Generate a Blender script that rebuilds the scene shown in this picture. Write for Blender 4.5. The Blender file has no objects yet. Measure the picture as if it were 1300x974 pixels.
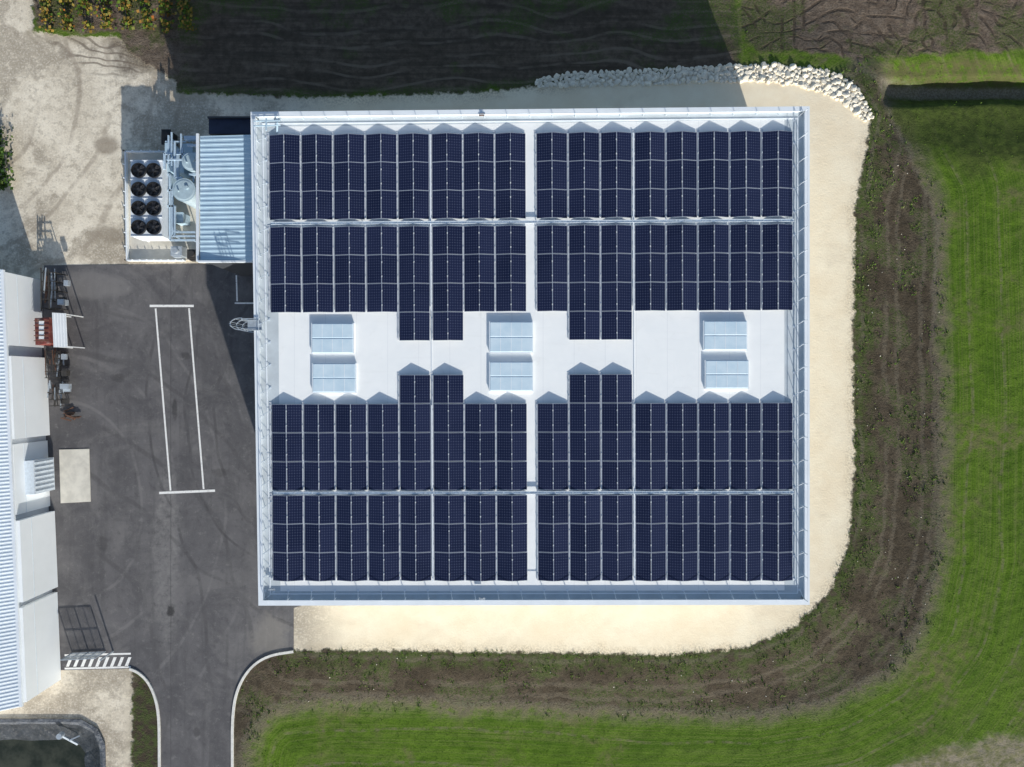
import bpy, math, random
import numpy as np
from mathutils import Vector, noise as mnoise
random.seed(7); rng=np.random.default_rng(7)
C=bpy.context.scene.collection
F=870.0; HT=8.3; RZ=7.96; D=RZ+44.1; ELEV=20.0; SL=0.325
def P(px,py,z=0.0):
    k=(D-z)/F
    return Vector(((px-650)*k,-(py-487)*k,z))
# ------------------------------------------------------------ materials
class NB:
    def __init__(s,name):
        s.m=bpy.data.materials.new(name); s.m.use_nodes=True
        s.t=s.m.node_tree; s.n=s.t.nodes; s.l=s.t.links
        s.b=s.n['Principled BSDF']; s.b.inputs['Roughness'].default_value=0.8
        s.pos=s.n.new('ShaderNodeNewGeometry').outputs['Position']
    def set(s,sock,v):
        if isinstance(v,bpy.types.NodeSocket): s.l.new(v,sock)
        elif isinstance(v,(tuple,list)) and len(v)==3 and sock.type=='RGBA': sock.default_value=(*v,1)
        else: sock.default_value=v
    def math(s,op,a,b=0.0,c=None,clamp=False):
        n=s.n.new('ShaderNodeMath'); n.operation=op; n.use_clamp=clamp
        s.set(n.inputs[0],a); s.set(n.inputs[1],b)
        if c is not None: s.set(n.inputs[2],c)
        return n.outputs[0]
    def noise(s,scale,detail=3,rough=0.55,vec=None,dist=0.0):
        n=s.n.new('ShaderNodeTexNoise'); n.inputs['Scale'].default_value=scale
        n.inputs['Detail'].default_value=detail; n.inputs['Roughness'].default_value=rough
        n.inputs['Distortion'].default_value=dist
        s.l.new(vec or s.pos,n.inputs['Vector']); return n.outputs['Fac']
    def mix(s,f,a,b):
        n=s.n.new('ShaderNodeMix'); n.data_type='RGBA'
        s.set(n.inputs[0],f); s.set(n.inputs[6],a); s.set(n.inputs[7],b); return n.outputs[2]
    def ss(s,v,lo,hi):
        n=s.n.new('ShaderNodeMapRange'); n.interpolation_type='SMOOTHSTEP'
        s.set(n.inputs[0],v); n.inputs[1].default_value=lo; n.inputs[2].default_value=hi
        return n.outputs[0]
    def attr(s,name):
        n=s.n.new('ShaderNodeAttribute'); n.attribute_name=name; return n.outputs['Fac']
    def sep(s,v):
        n=s.n.new('ShaderNodeSeparateXYZ'); s.l.new(v,n.inputs[0]); return n.outputs
    def comb(s,x,y,z=0.0):
        n=s.n.new('ShaderNodeCombineXYZ'); s.set(n.inputs[0],x); s.set(n.inputs[1],y); s.set(n.inputs[2],z); return n.outputs[0]
    def bump(s,h,dist,strength=1.0):
        n=s.n.new('ShaderNodeBump'); n.inputs['Distance'].default_value=dist; n.inputs['Strength'].default_value=strength
        s.l.new(h,n.inputs['Height']); s.l.new(n.outputs[0],s.b.inputs['Normal'])
    def col(s,c): s.set(s.b.inputs['Base Color'],c)
    def rad(s,px,py,rx=1.0,ry=1.0):
        p=P(px,py); x,y,z=s.sep(s.pos)
        dx=s.math('DIVIDE',s.math('SUBTRACT',x,p.x),rx); dy=s.math('DIVIDE',s.math('SUBTRACT',y,p.y),ry)
        return s.math('SQRT',s.math('ADD',s.math('MULTIPLY',dx,dx),s.math('MULTIPLY',dy,dy)))
    def blob(s,px,py,rx,ry,ns,amp=1.0):
        d=s.math('ADD',s.rad(px,py,rx,ry),s.math('MULTIPLY',s.math('SUBTRACT',ns,.5),amp)); return s.ss(d,1.1,.5)
    def lines(s,d,period,width,offs=(0,.42)):
        out=None
        for o in offs:
            f=s.math('FRACT',s.math('ADD',s.math('DIVIDE',d,period),o)); l=s.ss(s.math('ABSOLUTE',s.math('SUBTRACT',f,.5)),width,width*.3)
            out=l if out is None else s.math('MAXIMUM',out,l)
        return out
    def arcs(s,px,py,period,width,ns,amp,r0,r1,ry=1.0):
        d0=s.rad(px,py,1,ry); d=s.math('ADD',d0,s.math('MULTIPLY',ns,amp))
        return s.math('MULTIPLY',s.lines(d,period,width),s.math('MULTIPLY',s.ss(d0,r0,r0+1),s.ss(d0,r1,r1-2)))
def simple(name,c,rough=0.7,var=0.15,scale=2.0,metal=0.0,bump=0.0,spec=None,dirt=None,bs=25):
    m=NB(name); f=m.noise(scale,4,0.65)
    f=m.ss(f,0.3,0.7)
    c2=tuple(x*(1-var) for x in c)
    o=m.mix(f,c2,c)
    if dirt:
        o=m.mix(m.ss(m.noise(scale*0.35,5,0.7),0.52,0.75),o,dirt)
    m.col(o); m.b.inputs['Roughness'].default_value=rough; m.b.inputs['Metallic'].default_value=metal
    if spec is not None: m.b.inputs['Specular IOR Level'].default_value=spec
    if bump: m.bump(m.noise(bs,4),bump)
    return m.m
M={}
M['white_metal']=simple('white_metal',(.80,.85,.90),.45,.1,.8)
M['coping']=simple('coping_metal',(.86,.91,.96),.4,.08,.6)
M['wall']=simple('wall_panel',(.6,.63,.67),.6,.1)
M['facade']=simple('white_facade',(.91,.95,.98),.6,.04,.5,dirt=(.84,.88,.90))
M['dark_wall']=simple('dark_wall',(.05,.055,.065),.6,.2)
M['navy']=simple('navy_roof',(.03,.04,.08),.5,.3)
M['alu']=simple('aluminium',(.72,.75,.79),.35,.1,3,metal=.2)
M['galv']=simple('galvanised_steel',(.5,.56,.62),.4,.2,5,metal=.3)
M['lgalv']=simple('bright_galvanised_steel',(.70,.78,.86),.4,.15,5,metal=.1)
M['bluepipe']=simple('blue_grey_pipe',(.50,.64,.78),.4,.2,4)
M['strip']=simple('grey_membrane',(.60,.66,.70),.7,.15,.9,dirt=(.52,.56,.58))
M['concrete']=simple('concrete',(.76,.72,.63),.85,.2,1.2,bump=.01,dirt=(.56,.51,.44))
M['kerb']=simple('kerb_concrete',(.82,.80,.75),.8,.2,3)
M['black']=simple('black_plastic',(.012,.012,.014),.4,.2)
M['dkmetal']=simple('dark_metal',(.06,.055,.05),.5,.4,4)
M['rust']=simple('rust',(.16,.08,.05),.7,.5,5)
M['red']=simple('red_paint',(.24,.06,.05),.6,.5,4,dirt=(.4,.30,.27))
M['tank']=simple('tank_steel',(.5,.62,.70),.35,.15,2,metal=.1)
M['tanklid']=simple('tank_lid_steel',(.50,.64,.72),.5,.22,1.4)
M['whiteroof']=simple('white_roof_sheet',(.80,.83,.86),.5,.08,.5,dirt=(.68,.70,.71))
M['blueroof']=simple('blue_white_sheet',(.48,.64,.76),.42,.12,.7,dirt=(.55,.68,.78))
M['paleroof']=simple('pale_ribbed_sheet',(.80,.87,.93),.45,.08,.7)
M['liner']=simple('pond_liner',(.055,.06,.07),.38,.5,1.2,bump=.15,bs=2.5,dirt=(.16,.17,.18))
M['linerrim']=simple('pond_rim',(.16,.17,.19),.5,.5,2.5,bump=.12,bs=3,dirt=(.34,.35,.35))
M['rock']=simple('limestone',(.93,.86,.72),.85,.25,3,bump=.03)
M['frame']=simple('panel_frame',(.40,.44,.52),.4,.05)
m=NB('roof_membrane'); x,y,z=m.sep(m.pos)
sx=m.math('ABSOLUTE',m.math('SUBTRACT',m.math('FRACT',m.math('MULTIPLY',x,.5)),.5))
seam=m.ss(sx,.48,.5)
c=m.mix(m.ss(m.noise(.5,5,.65),.35,.7),(.93,.945,.94),(.97,.98,.97))
c=m.mix(m.math('MULTIPLY',m.ss(m.noise(.9,6,.7,dist=1.),.56,.75),.35),c,(.78,.78,.75))
vv=m.comb(m.math('MULTIPLY',x,.25),m.math('MULTIPLY',y,2.2)); c=m.mix(m.math('MULTIPLY',m.ss(m.noise(1,5,.6,vec=vv),.55,.8),.3),c,(.78,.78,.76))
c=m.mix(m.math('MULTIPLY',seam,.25),c,(.6,.62,.66)); m.col(c); m.b.inputs['Roughness'].default_value=.6
m.bump(m.noise(1.5,4),.03,.3); M['roof']=m.m
m=NB('solar_cells'); tc=m.n.new('ShaderNodeTexCoord'); x,y,z=m.sep(tc.outputs['Object'])
def gl(v,step,w,off=0.):
    f=m.math('FRACT',m.math('ADD',m.math('DIVIDE',v,step),off)); return m.ss(m.math('ABSOLUTE',m.math('SUBTRACT',f,.5)),.5-w,.5)
gx=gl(x,.158,.10); gy=gl(y,.173,.09)
oi=m.n.new('ShaderNodeObjectInfo').outputs['Random']
base=m.mix(oi,(.008,.012,.038),(.014,.019,.054))
base=m.mix(m.math('MULTIPLY',m.ss(m.noise(.35,3),.4,.7),.35),base,(.022,.028,.070))
ln=m.math('MULTIPLY',m.math('MAXIMUM',gx,gy),.22)
cr=m.math('MULTIPLY',m.math('MULTIPLY',gx,gy),.75)
c=m.mix(ln,base,(.14,.18,.32)); c=m.mix(cr,c,(.5,.56,.68))
m.col(c); m.b.inputs['Roughness'].default_value=.25; m.b.inputs['Specular IOR Level'].default_value=.3; M['pv']=m.m
m=NB('skylight_pane'); m.col(m.mix(m.ss(m.noise(1.2,4),.3,.7),(.56,.71,.82),(.66,.79,.88)))
m.b.inputs['Roughness'].default_value=.35; M['pane']=m.m
m=NB('pond_water'); m.col(m.mix(m.ss(m.noise(.5,5,.65),.35,.65),(.022,.028,.020),(.065,.070,.052))); m.b.inputs['Roughness'].default_value=.2
m.b.inputs['Specular IOR Level'].default_value=.3; m.bump(m.noise(4,3),.02,.4); M['water']=m.m
# asphalt
m=NB('asphalt'); x,y,z=m.sep(m.pos)
nA=m.noise(.35,6,.68,dist=.6); nB=m.noise(1.7,6,.75); nC=m.noise(14,3,.7); nS=m.noise(.12,1,.5)
c=m.mix(m.ss(nA,.32,.68),(.086,.083,.088),(.138,.132,.136))
c=m.mix(m.math('MULTIPLY',m.ss(m.noise(.16,6,.72,dist=1.2),.47,.66),.42),c,(.215,.205,.20))
vv=m.comb(m.math('MULTIPLY',x,1.3),m.math('MULTIPLY',y,.10))
c=m.mix(m.math('MULTIPLY',m.ss(m.noise(1.2,4,.6,vec=vv,dist=.3),.48,.72),.4),c,(.066,.064,.068))
c=m.mix(m.math('MULTIPLY',m.ss(nB,.55,.70),.45),c,(.25,.24,.23))
c=m.mix(m.math('MULTIPLY',m.ss(nB,.46,.30),.5),c,(.058,.056,.060))
c=m.mix(m.math('MULTIPLY',m.math('MULTIPLY',m.blob(212,700,1.2,9,nA,1.6),m.ss(nB,.3,.65)),.5),c,(.28,.27,.26))
c=m.mix(m.math('MULTIPLY',m.blob(120,360,3.0,1.2,nA,2.2),.45),c,(.27,.255,.245))
c=m.mix(m.math('MULTIPLY',m.blob(345,805,2.,1.6,nA,2.2),.45),c,(.31,.285,.25))
c=m.mix(m.math('MULTIPLY',m.arcs(90,640,6.,.025,nS,2.0,3,15,1.4),m.math('MULTIPLY',m.ss(nA,.4,.6),.35)),c,(.23,.22,.215))
c=m.mix(m.math('MULTIPLY',m.arcs(420,520,5.,.03,nS,3.0,6,16,1.2),m.math('MULTIPLY',m.ss(nA,.42,.6),.5)),c,(.045,.043,.046))
c=m.mix(m.math('MULTIPLY',m.arcs(60,880,7.,.03,nS,3.0,5,24,1.3),m.math('MULTIPLY',m.ss(nA,.40,.6),.4)),c,(.05,.048,.05))
p0=P(217,0); seam=m.ss(m.math('ABSOLUTE',m.math('ADD',m.math('SUBTRACT',x,p0.x),m.math('MULTIPLY',m.math('SUBTRACT',nA,.5),.2))),.05,.02)
c=m.mix(m.math('MULTIPLY',seam,.45),c,(.06,.057,.06))
for (a_,b_,r1_,r2_,k_) in ((217,776,.35,.5,.85),(222,520,.25,.9,.6),(236,452,.4,.35,.5),(150,480,.6,.4,.4),(130,690,.5,.8,.35),(280,600,.7,.4,.35),(250,930,.3,.5,.4)):
    c=m.mix(m.math('MULTIPLY',m.blob(a_,b_,r1_,r2_,nB,1.),k_),c,(.03,.029,.03))
c=m.mix(m.math('MULTIPLY',m.ss(nC,.58,.73),.35),c,(.27,.26,.25))
m.col(c); m.b.inputs['Roughness'].default_value=.85; m.bump(m.noise(40,3,.7),.012,.6); M['asphalt']=m.m
m=NB('road_paint'); m.col(m.mix(m.ss(m.noise(9,6,.75),.54,.70),(.9,.89,.86),(.25,.24,.235))); M['paint']=m.m
def foliage(name,cols):
    m=NB(name); r=m.n.new('ShaderNodeNewGeometry').outputs['Random Per Island']
    cr=m.n.new('ShaderNodeValToRGB'); m.l.new(r,cr.inputs[0]); e=cr.color_ramp.elements
    while len(e)<len(cols): e.new(.5)
    for i,cc in enumerate(cols): e[i].position=i/(len(cols)-1); e[i].color=(*cc,1)
    m.col(cr.outputs[0]); m.b.inputs['Roughness'].default_value=.8; m.b.inputs['Specular IOR Level'].default_value=.1
    return m.m
M['tuft']=foliage('bank_weeds',[(.05,.10,.018),(.09,.17,.025),(.12,.18,.04),(.18,.17,.09)])
M['gtuft']=foliage('field_grass',[(.06,.13,.012),(.10,.19,.018),(.15,.22,.04)])
M['vine']=foliage('autumn_vine_leaves',[(.04,.09,.015),(.07,.13,.02),(.10,.16,.02),(.30,.19,.04),(.14,.15,.04),(.34,.12,.03)])
M['bush']=foliage('dark_bush_leaves',[(.02,.05,.015),(.05,.10,.02),(.09,.13,.03)])
# ------------------------------------------------------------ mesh helpers
class MB:
    def __init__(s): s.v=[]; s.f=[]; s.mi=[]
    def add(s,vs,fs,mi=0):
        o=len(s.v); s.v+= [tuple(p) for p in vs]; s.f+=[tuple(i+o for i in f) for f in fs]; s.mi+=[mi]*len(fs); return s
    def box(s,x0,x1,y0,y1,z0,z1,mi=0):
        return s.prism([(x0,y0),(x1,y0),(x1,y1),(x0,y1)],z0,z1,mi)
    def prism(s,pts,z0,z1,mi=0,mitop=None):
        n=len(pts)
        a=sum(pts[i][0]*pts[(i+1)%n][1]-pts[(i+1)%n][0]*pts[i][1] for i in range(n))
        if a<0: pts=pts[::-1]
        vs=[(p[0],p[1],z0) for p in pts]+[(p[0],p[1],z1) for p in pts]
        s.add(vs,[(i,(i+1)%n,(i+1)%n+n,i+n) for i in range(n)]+[tuple(range(n))[::-1]],mi)
        o=len(s.v)-2*n; s.f.append(tuple(range(o+n,o+2*n))); s.mi.append(mi if mitop is None else mitop); return s
    def pxprism(s,px,zt,zb,mi=0,mitop=None):
        return s.prism([tuple(P(a,b,zt)[:2]) for a,b in px],zb,zt,mi,mitop)
    def bar(s,p,q,w,h=None,mi=0):
        p=Vector(p);q=Vector(q);h=h or w; d=(q-p).normalized()
        up=Vector((0,0,1)) if abs(d.z)<.9 else Vector((0,1,0))
        a=d.cross(up).normalized()*w/2; b=a.cross(d).normalized()*h/2
        vs=[p-a-b,p+a-b,p+a+b,p-a+b,q-a-b,q+a-b,q+a+b,q-a+b]
        return s.add(vs,[(0,1,2,3),(7,6,5,4),(0,4,5,1),(1,5,6,2),(2,6,7,3),(3,7,4,0)],mi)
    def cyl(s,c,r,z0,z1,n=24,mi=0,r1=None):
        r1=r if r1 is None else r1
        vs=[(c[0]+r*math.cos(2*math.pi*i/n),c[1]+r*math.sin(2*math.pi*i/n),z0) for i in range(n)]
        vs+=[(c[0]+r1*math.cos(2*math.pi*i/n),c[1]+r1*math.sin(2*math.pi*i/n),z1) for i in range(n)]
        return s.add(vs,[(i,(i+1)%n,(i+1)%n+n,i+n) for i in range(n)]+[tuple(range(n,2*n)),tuple(range(n))[::-1]],mi)
    def make(s,name,mats,parent=None,smooth=False):
        me=bpy.data.meshes.new(name)
        me.from_pydata(s.v,[],s.f)
        for k in (mats if isinstance(mats,list) else [mats]): me.materials.append(M[k])
        me.polygons.foreach_set('material_index',s.mi)
        if smooth: me.polygons.foreach_set('use_smooth',[True]*len(s.f))
        ob=bpy.data.objects.new(name,me); C.objects.link(ob)
        if parent: ob.parent=parent
        return ob
def tag(o,label,cat,group=None,kind=None):
    o['label']=label; o['category']=cat
    if group: o['group']=group
    if kind: o['kind']=kind
    return o
def struct(o,label=None,cat=None):
    o['kind']='structure'
    if label: o['label']=label
    if cat: o['category']=cat
    return o
def empty(name,loc=(0,0,0)):
    e=bpy.data.objects.new(name,None); e.location=loc; e.empty_display_size=.3; C.objects.link(e); return e
def child(ob,par):
    ob.parent=par; ob.location=Vector(ob.location)-Vector(par.location); return ob
# ------------------------------------------------------------ ground
def sdf(poly,X,Y):
    poly=np.array(poly,float); n=len(poly); dm=np.full(X.shape,1e18); ins=np.zeros(X.shape,bool)
    for i in range(n):
        a=poly[i]; b=poly[(i+1)%n]; e=b-a; wx=X-a[0]; wy=Y-a[1]
        t=np.clip((wx*e[0]+wy*e[1])/(e@e+1e-9),0,1)
        dm=np.minimum(dm,(wx-e[0]*t)**2+(wy-e[1]*t)**2)
        c=((a[1]>Y)!=(b[1]>Y))
        with np.errstate(divide='ignore',invalid='ignore'):
            xi=(b[0]-a[0])*(Y-a[1])/(b[1]-a[1]+1e-12)+a[0]
        ins^=(c&(X<xi))
    d=np.sqrt(dm); return np.where(ins,d,-d)
SAND=[(-400,-300),(40,-300),(42,40),(90,46),(150,46),(172,72),(225,104),(226,118),(400,124),(600,118),(680,110),(760,98),(950,88),(1040,94),(1088,117),(1106,150),(1098,200),(1086,260),(1083,450),(1085,600),(1078,690),(1055,750),(1010,795),(950,822),(850,832),(700,829),(500,826),(375,826),(360,800),(200,800),(168,850),(165,1400),(-400,1400)]
KR=[(373,827),(345,831),(325,841),(310,858),(300,880),(296,905),(295,940),(297,1400)]
KL=[(203,1400),(203,940),(202,905),(197,882),(188,864),(176,853),(165,849)]
ASPH=[(56,337),(252,335),(410,345),(410,760),(373,772)]+KR+KL+[(82,851),(40,850),(30,700)]
BANK=[(290,780),(600,600),(1000,150),(1090,86),(1116,100),(1134,150),(1160,200),(1186,250),(1188,330),(1194,500),(1191,700),(1172,790),(1127,852),(1056,890),(960,906),(800,902),(600,892),(420,887),(345,897),(318,925),(308,960),(304,1400),(290,1400)]
PLOW1=[(40,38),(40,-400),(936,-400),(936,30),(944,92),(690,106),(600,118),(400,124),(225,116),(165,80),(150,44)]
PLOW2=[(938,-500),(1700,-500),(1700,54),(1300,64),(1100,72),(960,66),(942,30)]
PLOW3=[(166,852),(200,866),(208,900),(208,1400),(165,1400)]
TAN=[(1060,990),(1150,962),(1300,936),(1450,915),(1700,900),(1700,1400),(1060,1400)]
POND=[(-300,914),(85,914),(118,921),(131,942),(133,1300),(-300,1300)]
def sst(v,a,b):
    t=np.clip((v-a)/(b-a),0,1); return t*t*(3-2*t)
def fields(X,Y):
    s=sdf(SAND,X,Y); a=sdf(ASPH,X,Y); bk=sdf(BANK,X,Y); p1=sdf(PLOW1,X,Y)
    p2=sdf(PLOW2,X,Y)
    pl=np.maximum(np.maximum(p1,p2),sdf(PLOW3,X,Y))
    return dict(sand=s,asph=a,bank=bk,plow=pl,ruts=p2,dark=p1,tan=sdf(TAN,X,Y),pond=sdf(POND,X,Y))
def height(X,Y,f):
    flat=np.maximum(f['sand'],f['asph'])
    left=sst(X,150,260)
    z=-0.7*sst(-flat,4,85)*left
    ex=sst(X,1112,1132)
    wob=2.0*np.sin(X*.021)+.8*np.sin(X*.09+1)
    Yw=Y+wob
    # open drainage channel with a steep southern lip, banked ground beyond it
    z+= ex*(-1.15*sst(Yw,97,110)*sst(Yw,134,126)-0.5*sst(Yw,205,150)*sst(Yw,70,100))
    z+= -2.2*sst(f['pond'],2,16)
    z+= -0.05*sst(f['asph'],3,8)
    rough=sst(-flat,2,25)
    z+= rough*0.04*(np.sin(X*.31+np.sin(Y*.13)*2)*np.cos(Y*.27+np.sin(X*.11)*2))
    return z
far=[400,900,1800,4000,9000,20000,45000,90000]
xs=np.array([-300-v for v in far[::-1]]+list(np.arange(-300,1601,4))+[1600+v for v in far],float)
ys=np.array([-300-v for v in far[::-1]]+list(np.arange(-300,1301,4))+[1300+v for v in far],float)
X,Y=np.meshgrid(xs,ys); fd=fields(X,Y); Z=height(X,Y,fd)
K=(D-Z)/F; VX=(X-650)*K; VY=-(Y-487)*K
V=np.stack([VX,VY,Z],-1).reshape(-1,3); ny,nx=X.shape
idx=np.arange(ny*nx).reshape(ny,nx)
Q=np.stack([idx[:-1,:-1],idx[1:,:-1],idx[1:,1:],idx[:-1,1:]],-1).reshape(-1,4)
sc=fd['sand'].reshape(-1)[Q].mean(1)
near=(np.abs(V[Q].mean(1)[:,0])<80)&(np.abs(V[Q].mean(1)[:,1])<80)
def submesh(name,sel,mat):
    q=Q[sel]; u,inv=np.unique(q,return_inverse=True); q=inv.reshape(-1,4)
    me=bpy.data.meshes.new(name); me.vertices.add(len(u)); me.vertices.foreach_set('co',V[u].astype(np.float32).ravel())
    me.loops.add(q.size); me.loops.foreach_set('vertex_index',q.astype(np.int32).ravel())
    me.polygons.add(len(q)); me.polygons.foreach_set('loop_start',np.arange(0,q.size,4,dtype=np.int32))
    me.update(calc_edges=True); me.polygons.foreach_set('use_smooth',np.ones(len(q),bool))
    for k in ('sand','bank','plow','tan','ruts','dark'):
        at=me.attributes.new('z_'+k,'FLOAT','POINT'); at.data.foreach_set('value',np.clip(fd[k].reshape(-1)[u],-2000,2000).astype(np.float32))
    me.materials.append(mat); ob=bpy.data.objects.new(name,me); C.objects.link(ob); return ob
m=NB('ground_surface'); x,y,z=m.sep(m.pos)
sand,bank,plow,tan,ruts,dark=[m.attr('z_'+k) for k in ('sand','bank','plow','tan','ruts','dark')]
n1=m.noise(.35,6,.68); n2=m.noise(1.6,5,.7); n3=m.noise(7,3,.7); nf=m.noise(22,2,.7); n0=m.noise(.17,5,.65); ns=m.noise(.10,1.5,.5); nq=m.noise(.22,2,.5)
MU=lambda a,b: m.math('MULTIPLY',a,b)
rv=m.comb(MU(bank,.13),MU(m.math('ADD',x,y),.03))
st=m.noise(1.0,5,.7,vec=rv)
rv2=m.comb(MU(bank,.55),MU(m.math('SUBTRACT',y,x),.05)); st2=m.noise(1.0,4,.75,vec=rv2)
g=m.mix(m.ss(n1,.34,.66),(.060,.125,.009),(.105,.19,.014))
g=m.mix(MU(m.ss(st,.40,.60),.45),g,(.115,.195,.02))
g=m.mix(MU(m.ss(st2,.46,.62),.6),g,(.16,.19,.055))
g=m.mix(MU(m.ss(st2,.46,.34),.5),g,(.045,.085,.008))
g=m.mix(MU(m.ss(n3,.48,.68),.55),g,(.035,.065,.008))
g=m.mix(MU(m.ss(n0,.50,.64),MU(m.ss(n2,.36,.6),.7)),g,(.17,.15,.075))
g=m.mix(MU(m.ss(nf,.58,.72),.35),g,(.20,.22,.08))
f_=m.math('FRACT',m.math('DIVIDE',m.math('ADD',bank,MU(ns,30)),44)); wl=m.ss(m.math('ABSOLUTE',m.math('SUBTRACT',f_,.5)),.06,.02)
g=m.mix(MU(MU(wl,m.ss(n2,.40,.6)),.5),g,(.20,.18,.11))
lane=m.ss(m.math('ADD',bank,MU(m.math('SUBTRACT',n1,.5),50)),-26,0)
g=m.mix(MU(lane,m.ss(n2,.25,.55)),g,(.17,.15,.10))
# strip around the ditch: rough grass with the slope's shade painted darker, pale clay on the northern cut
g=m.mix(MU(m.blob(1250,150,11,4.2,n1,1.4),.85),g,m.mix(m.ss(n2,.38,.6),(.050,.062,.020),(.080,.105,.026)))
g=m.mix(MU(m.blob(1240,84,11,1.0,n1,1.2),MU(m.ss(n2,.38,.56),.7)),g,(.10,.085,.045))
ey=m.ss(x,P(1116,0).x,P(1124,0).x); pyA=P(0,96).y; pyB=P(0,112).y
cl=MU(MU(ey,m.ss(m.math('ADD',y,MU(m.math('SUBTRACT',n2,.5),.5)),pyB-.2,pyB+.3)),m.ss(m.math('ADD',y,MU(m.math('SUBTRACT',n2,.5),.7)),pyA+.25,pyA-.2))
g=m.mix(MU(cl,.85),g,m.mix(m.ss(n3,.4,.6),(.17,.145,.115),(.27,.24,.20)))
t=m.mix(m.ss(n2,.35,.65),(.32,.275,.20),(.18,.18,.08))
def thr(v,na,amp,e):
    return m.ss(m.math('ADD',v,MU(m.math('SUBTRACT',na,.5),amp)),-e,e)
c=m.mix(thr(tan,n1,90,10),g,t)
# ploughed soil with irregular crossing wheel ruts
so=m.mix(m.ss(n2,.3,.7),(.13,.098,.074),(.22,.175,.135))
so=m.mix(MU(m.ss(n3,.48,.64),.55),so,(.065,.048,.036))
so=m.mix(MU(m.ss(n0,.49,.56),m.math('ADD',.3,MU(m.ss(n3,.4,.6),.5))),so,(.070,.105,.022))
rz=thr(ruts,n1,36,4)
def fam(cx,cy,per,w,ry,nn,amp,mask): 
    d=m.math('ADD',m.rad(cx,cy,1,ry),m.math('ADD',MU(nn,amp),MU(n2,.25)))
    return MU(m.lines(d,per,w),mask)
na_=m.noise(.30,1,.5); nb_=m.noise(.26,1,.5,vec=m.comb(y,x,4.0))
tk=fam(980,-30,3.1,.075,.7,nq,7.,m.ss(na_,.50,.56))
tk=m.math('MAXIMUM',tk,fam(1120,120,3.7,.065,.6,ns,9.,m.ss(na_,.50,.44)))
tk=m.math('MAXIMUM',tk,fam(1290,-60,2.9,.08,.9,nq,8.,m.ss(nb_,.50,.56)))
tk=m.math('MAXIMUM',tk,fam(1190,20,2.1,.10,.8,ns,6.,m.ss(nb_,.44,.38)))
tk=MU(tk,MU(rz,m.ss(n2,.38,.55)))
so=m.mix(MU(tk,.75),so,(.055,.041,.031))
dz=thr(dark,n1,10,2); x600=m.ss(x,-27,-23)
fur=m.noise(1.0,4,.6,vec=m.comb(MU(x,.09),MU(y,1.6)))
shade_soil=m.mix(m.ss(n2,.3,.7),(.085,.066,.050),(.165,.130,.098))  # soil behind the warehouse, its cast shadow partly painted as darker brown
shade_soil=m.mix(MU(m.ss(fur,.42,.62),.6),shade_soil,(.055,.043,.033))
shade_soil=m.mix(MU(m.lines(m.math('ADD',y,MU(ns,5.)),2.4,.07),MU(m.ss(n0,.4,.55),.7)),shade_soil,(.22,.18,.14))
shade_soil=m.mix(MU(m.ss(m.math('ADD',n0,MU(y,.020)),1.03,1.13),MU(m.ss(n3,.3,.6),.8)),shade_soil,(.07,.11,.025))
shade_soil=m.mix(MU(m.ss(m.math('ADD',dark,MU(m.math('SUBTRACT',n1,.5),30)),13,2),MU(m.ss(n3,.3,.6),.8)),shade_soil,(.07,.11,.025))
so=m.mix(MU(dz,x600),so,shade_soil)
vg=m.blob(184,930,1.6,6.5,n1,.6)
so=m.mix(MU(vg,.85),so,m.mix(m.ss(n2,.4,.6),(.06,.048,.034),(.06,.09,.022)))
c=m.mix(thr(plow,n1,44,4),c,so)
# earth bank
bk=m.mix(m.ss(n1,.34,.66),(.070,.055,.038),(.128,.104,.075))
bk=m.mix(MU(m.ss(n2,.46,.62),.6),bk,(.046,.037,.026))
bk=m.mix(MU(m.ss(n1,.50,.58),MU(m.ss(n3,.40,.58),.75)),bk,(.070,.110,.025))
inn=m.ss(m.math('ADD',sand,MU(m.math('SUBTRACT',n1,.5),60)),-34,-8)
bk=m.mix(MU(MU(inn,m.ss(n2,.38,.56)),.75),bk,(.075,.115,.025))
sl=m.math('ADD',sand,MU(n1,26))
wt=MU(m.lines(sl,46,.09,(.1,.42)),m.ss(n0,.40,.52))
bk=m.mix(MU(wt,.5),bk,(.165,.14,.105))
bk=m.mix(MU(m.ss(n3,.52,.66),.55),bk,(.033,.028,.019))
bk=m.mix(MU(m.ss(nf,.60,.70),.45),bk,(.24,.22,.17))
rim=MU(m.ss(m.math('ABSOLUTE',m.math('ADD',bank,MU(m.math('SUBTRACT',n1,.5),30))),9,2),m.ss(n3,.40,.58))
bk=m.mix(MU(rim,.5),bk,(.25,.225,.175))
c=m.mix(thr(bank,n1,42,5),c,bk)
yard=m.ss(x,-12,-17)
pad=m.mix(m.ss(n1,.3,.7),(.86,.735,.54),(.93,.83,.64)); pad=m.mix(MU(m.ss(nf,.55,.7),.3),pad,(.62,.53,.39))
pad=m.mix(MU(m.ss(n0,.5,.66),.4),pad,(.71,.60,.445))
yd=m.mix(m.ss(n1,.35,.65),(.88,.79,.64),(.64,.56,.44)); yd=m.mix(MU(m.ss(n2,.50,.64),.55),yd,(.43,.37,.285))
yd=m.mix(MU(m.ss(n0,.49,.56),MU(m.ss(n2,.3,.5),.7)),yd,(.36,.305,.235))
yd=m.mix(MU(m.ss(n3,.5,.66),.45),yd,(.95,.89,.77))
yd=m.mix(MU(m.ss(n3,.46,.32),.4),yd,(.36,.31,.24))
yd=m.mix(MU(m.blob(190,62,3.2,2.2,n1,2.6),.9),yd,(.12,.093,.07))
yd=m.mix(MU(MU(m.arcs(150,-120,1.5,.10,nq,4.,7,14),m.blob(150,60,6,3.0,n1,1.6)),.7),yd,(.14,.11,.085))
yd=m.mix(MU(m.blob(135,185,1.0,.8,n1,2.),.7),yd,(.26,.21,.16))
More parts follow.
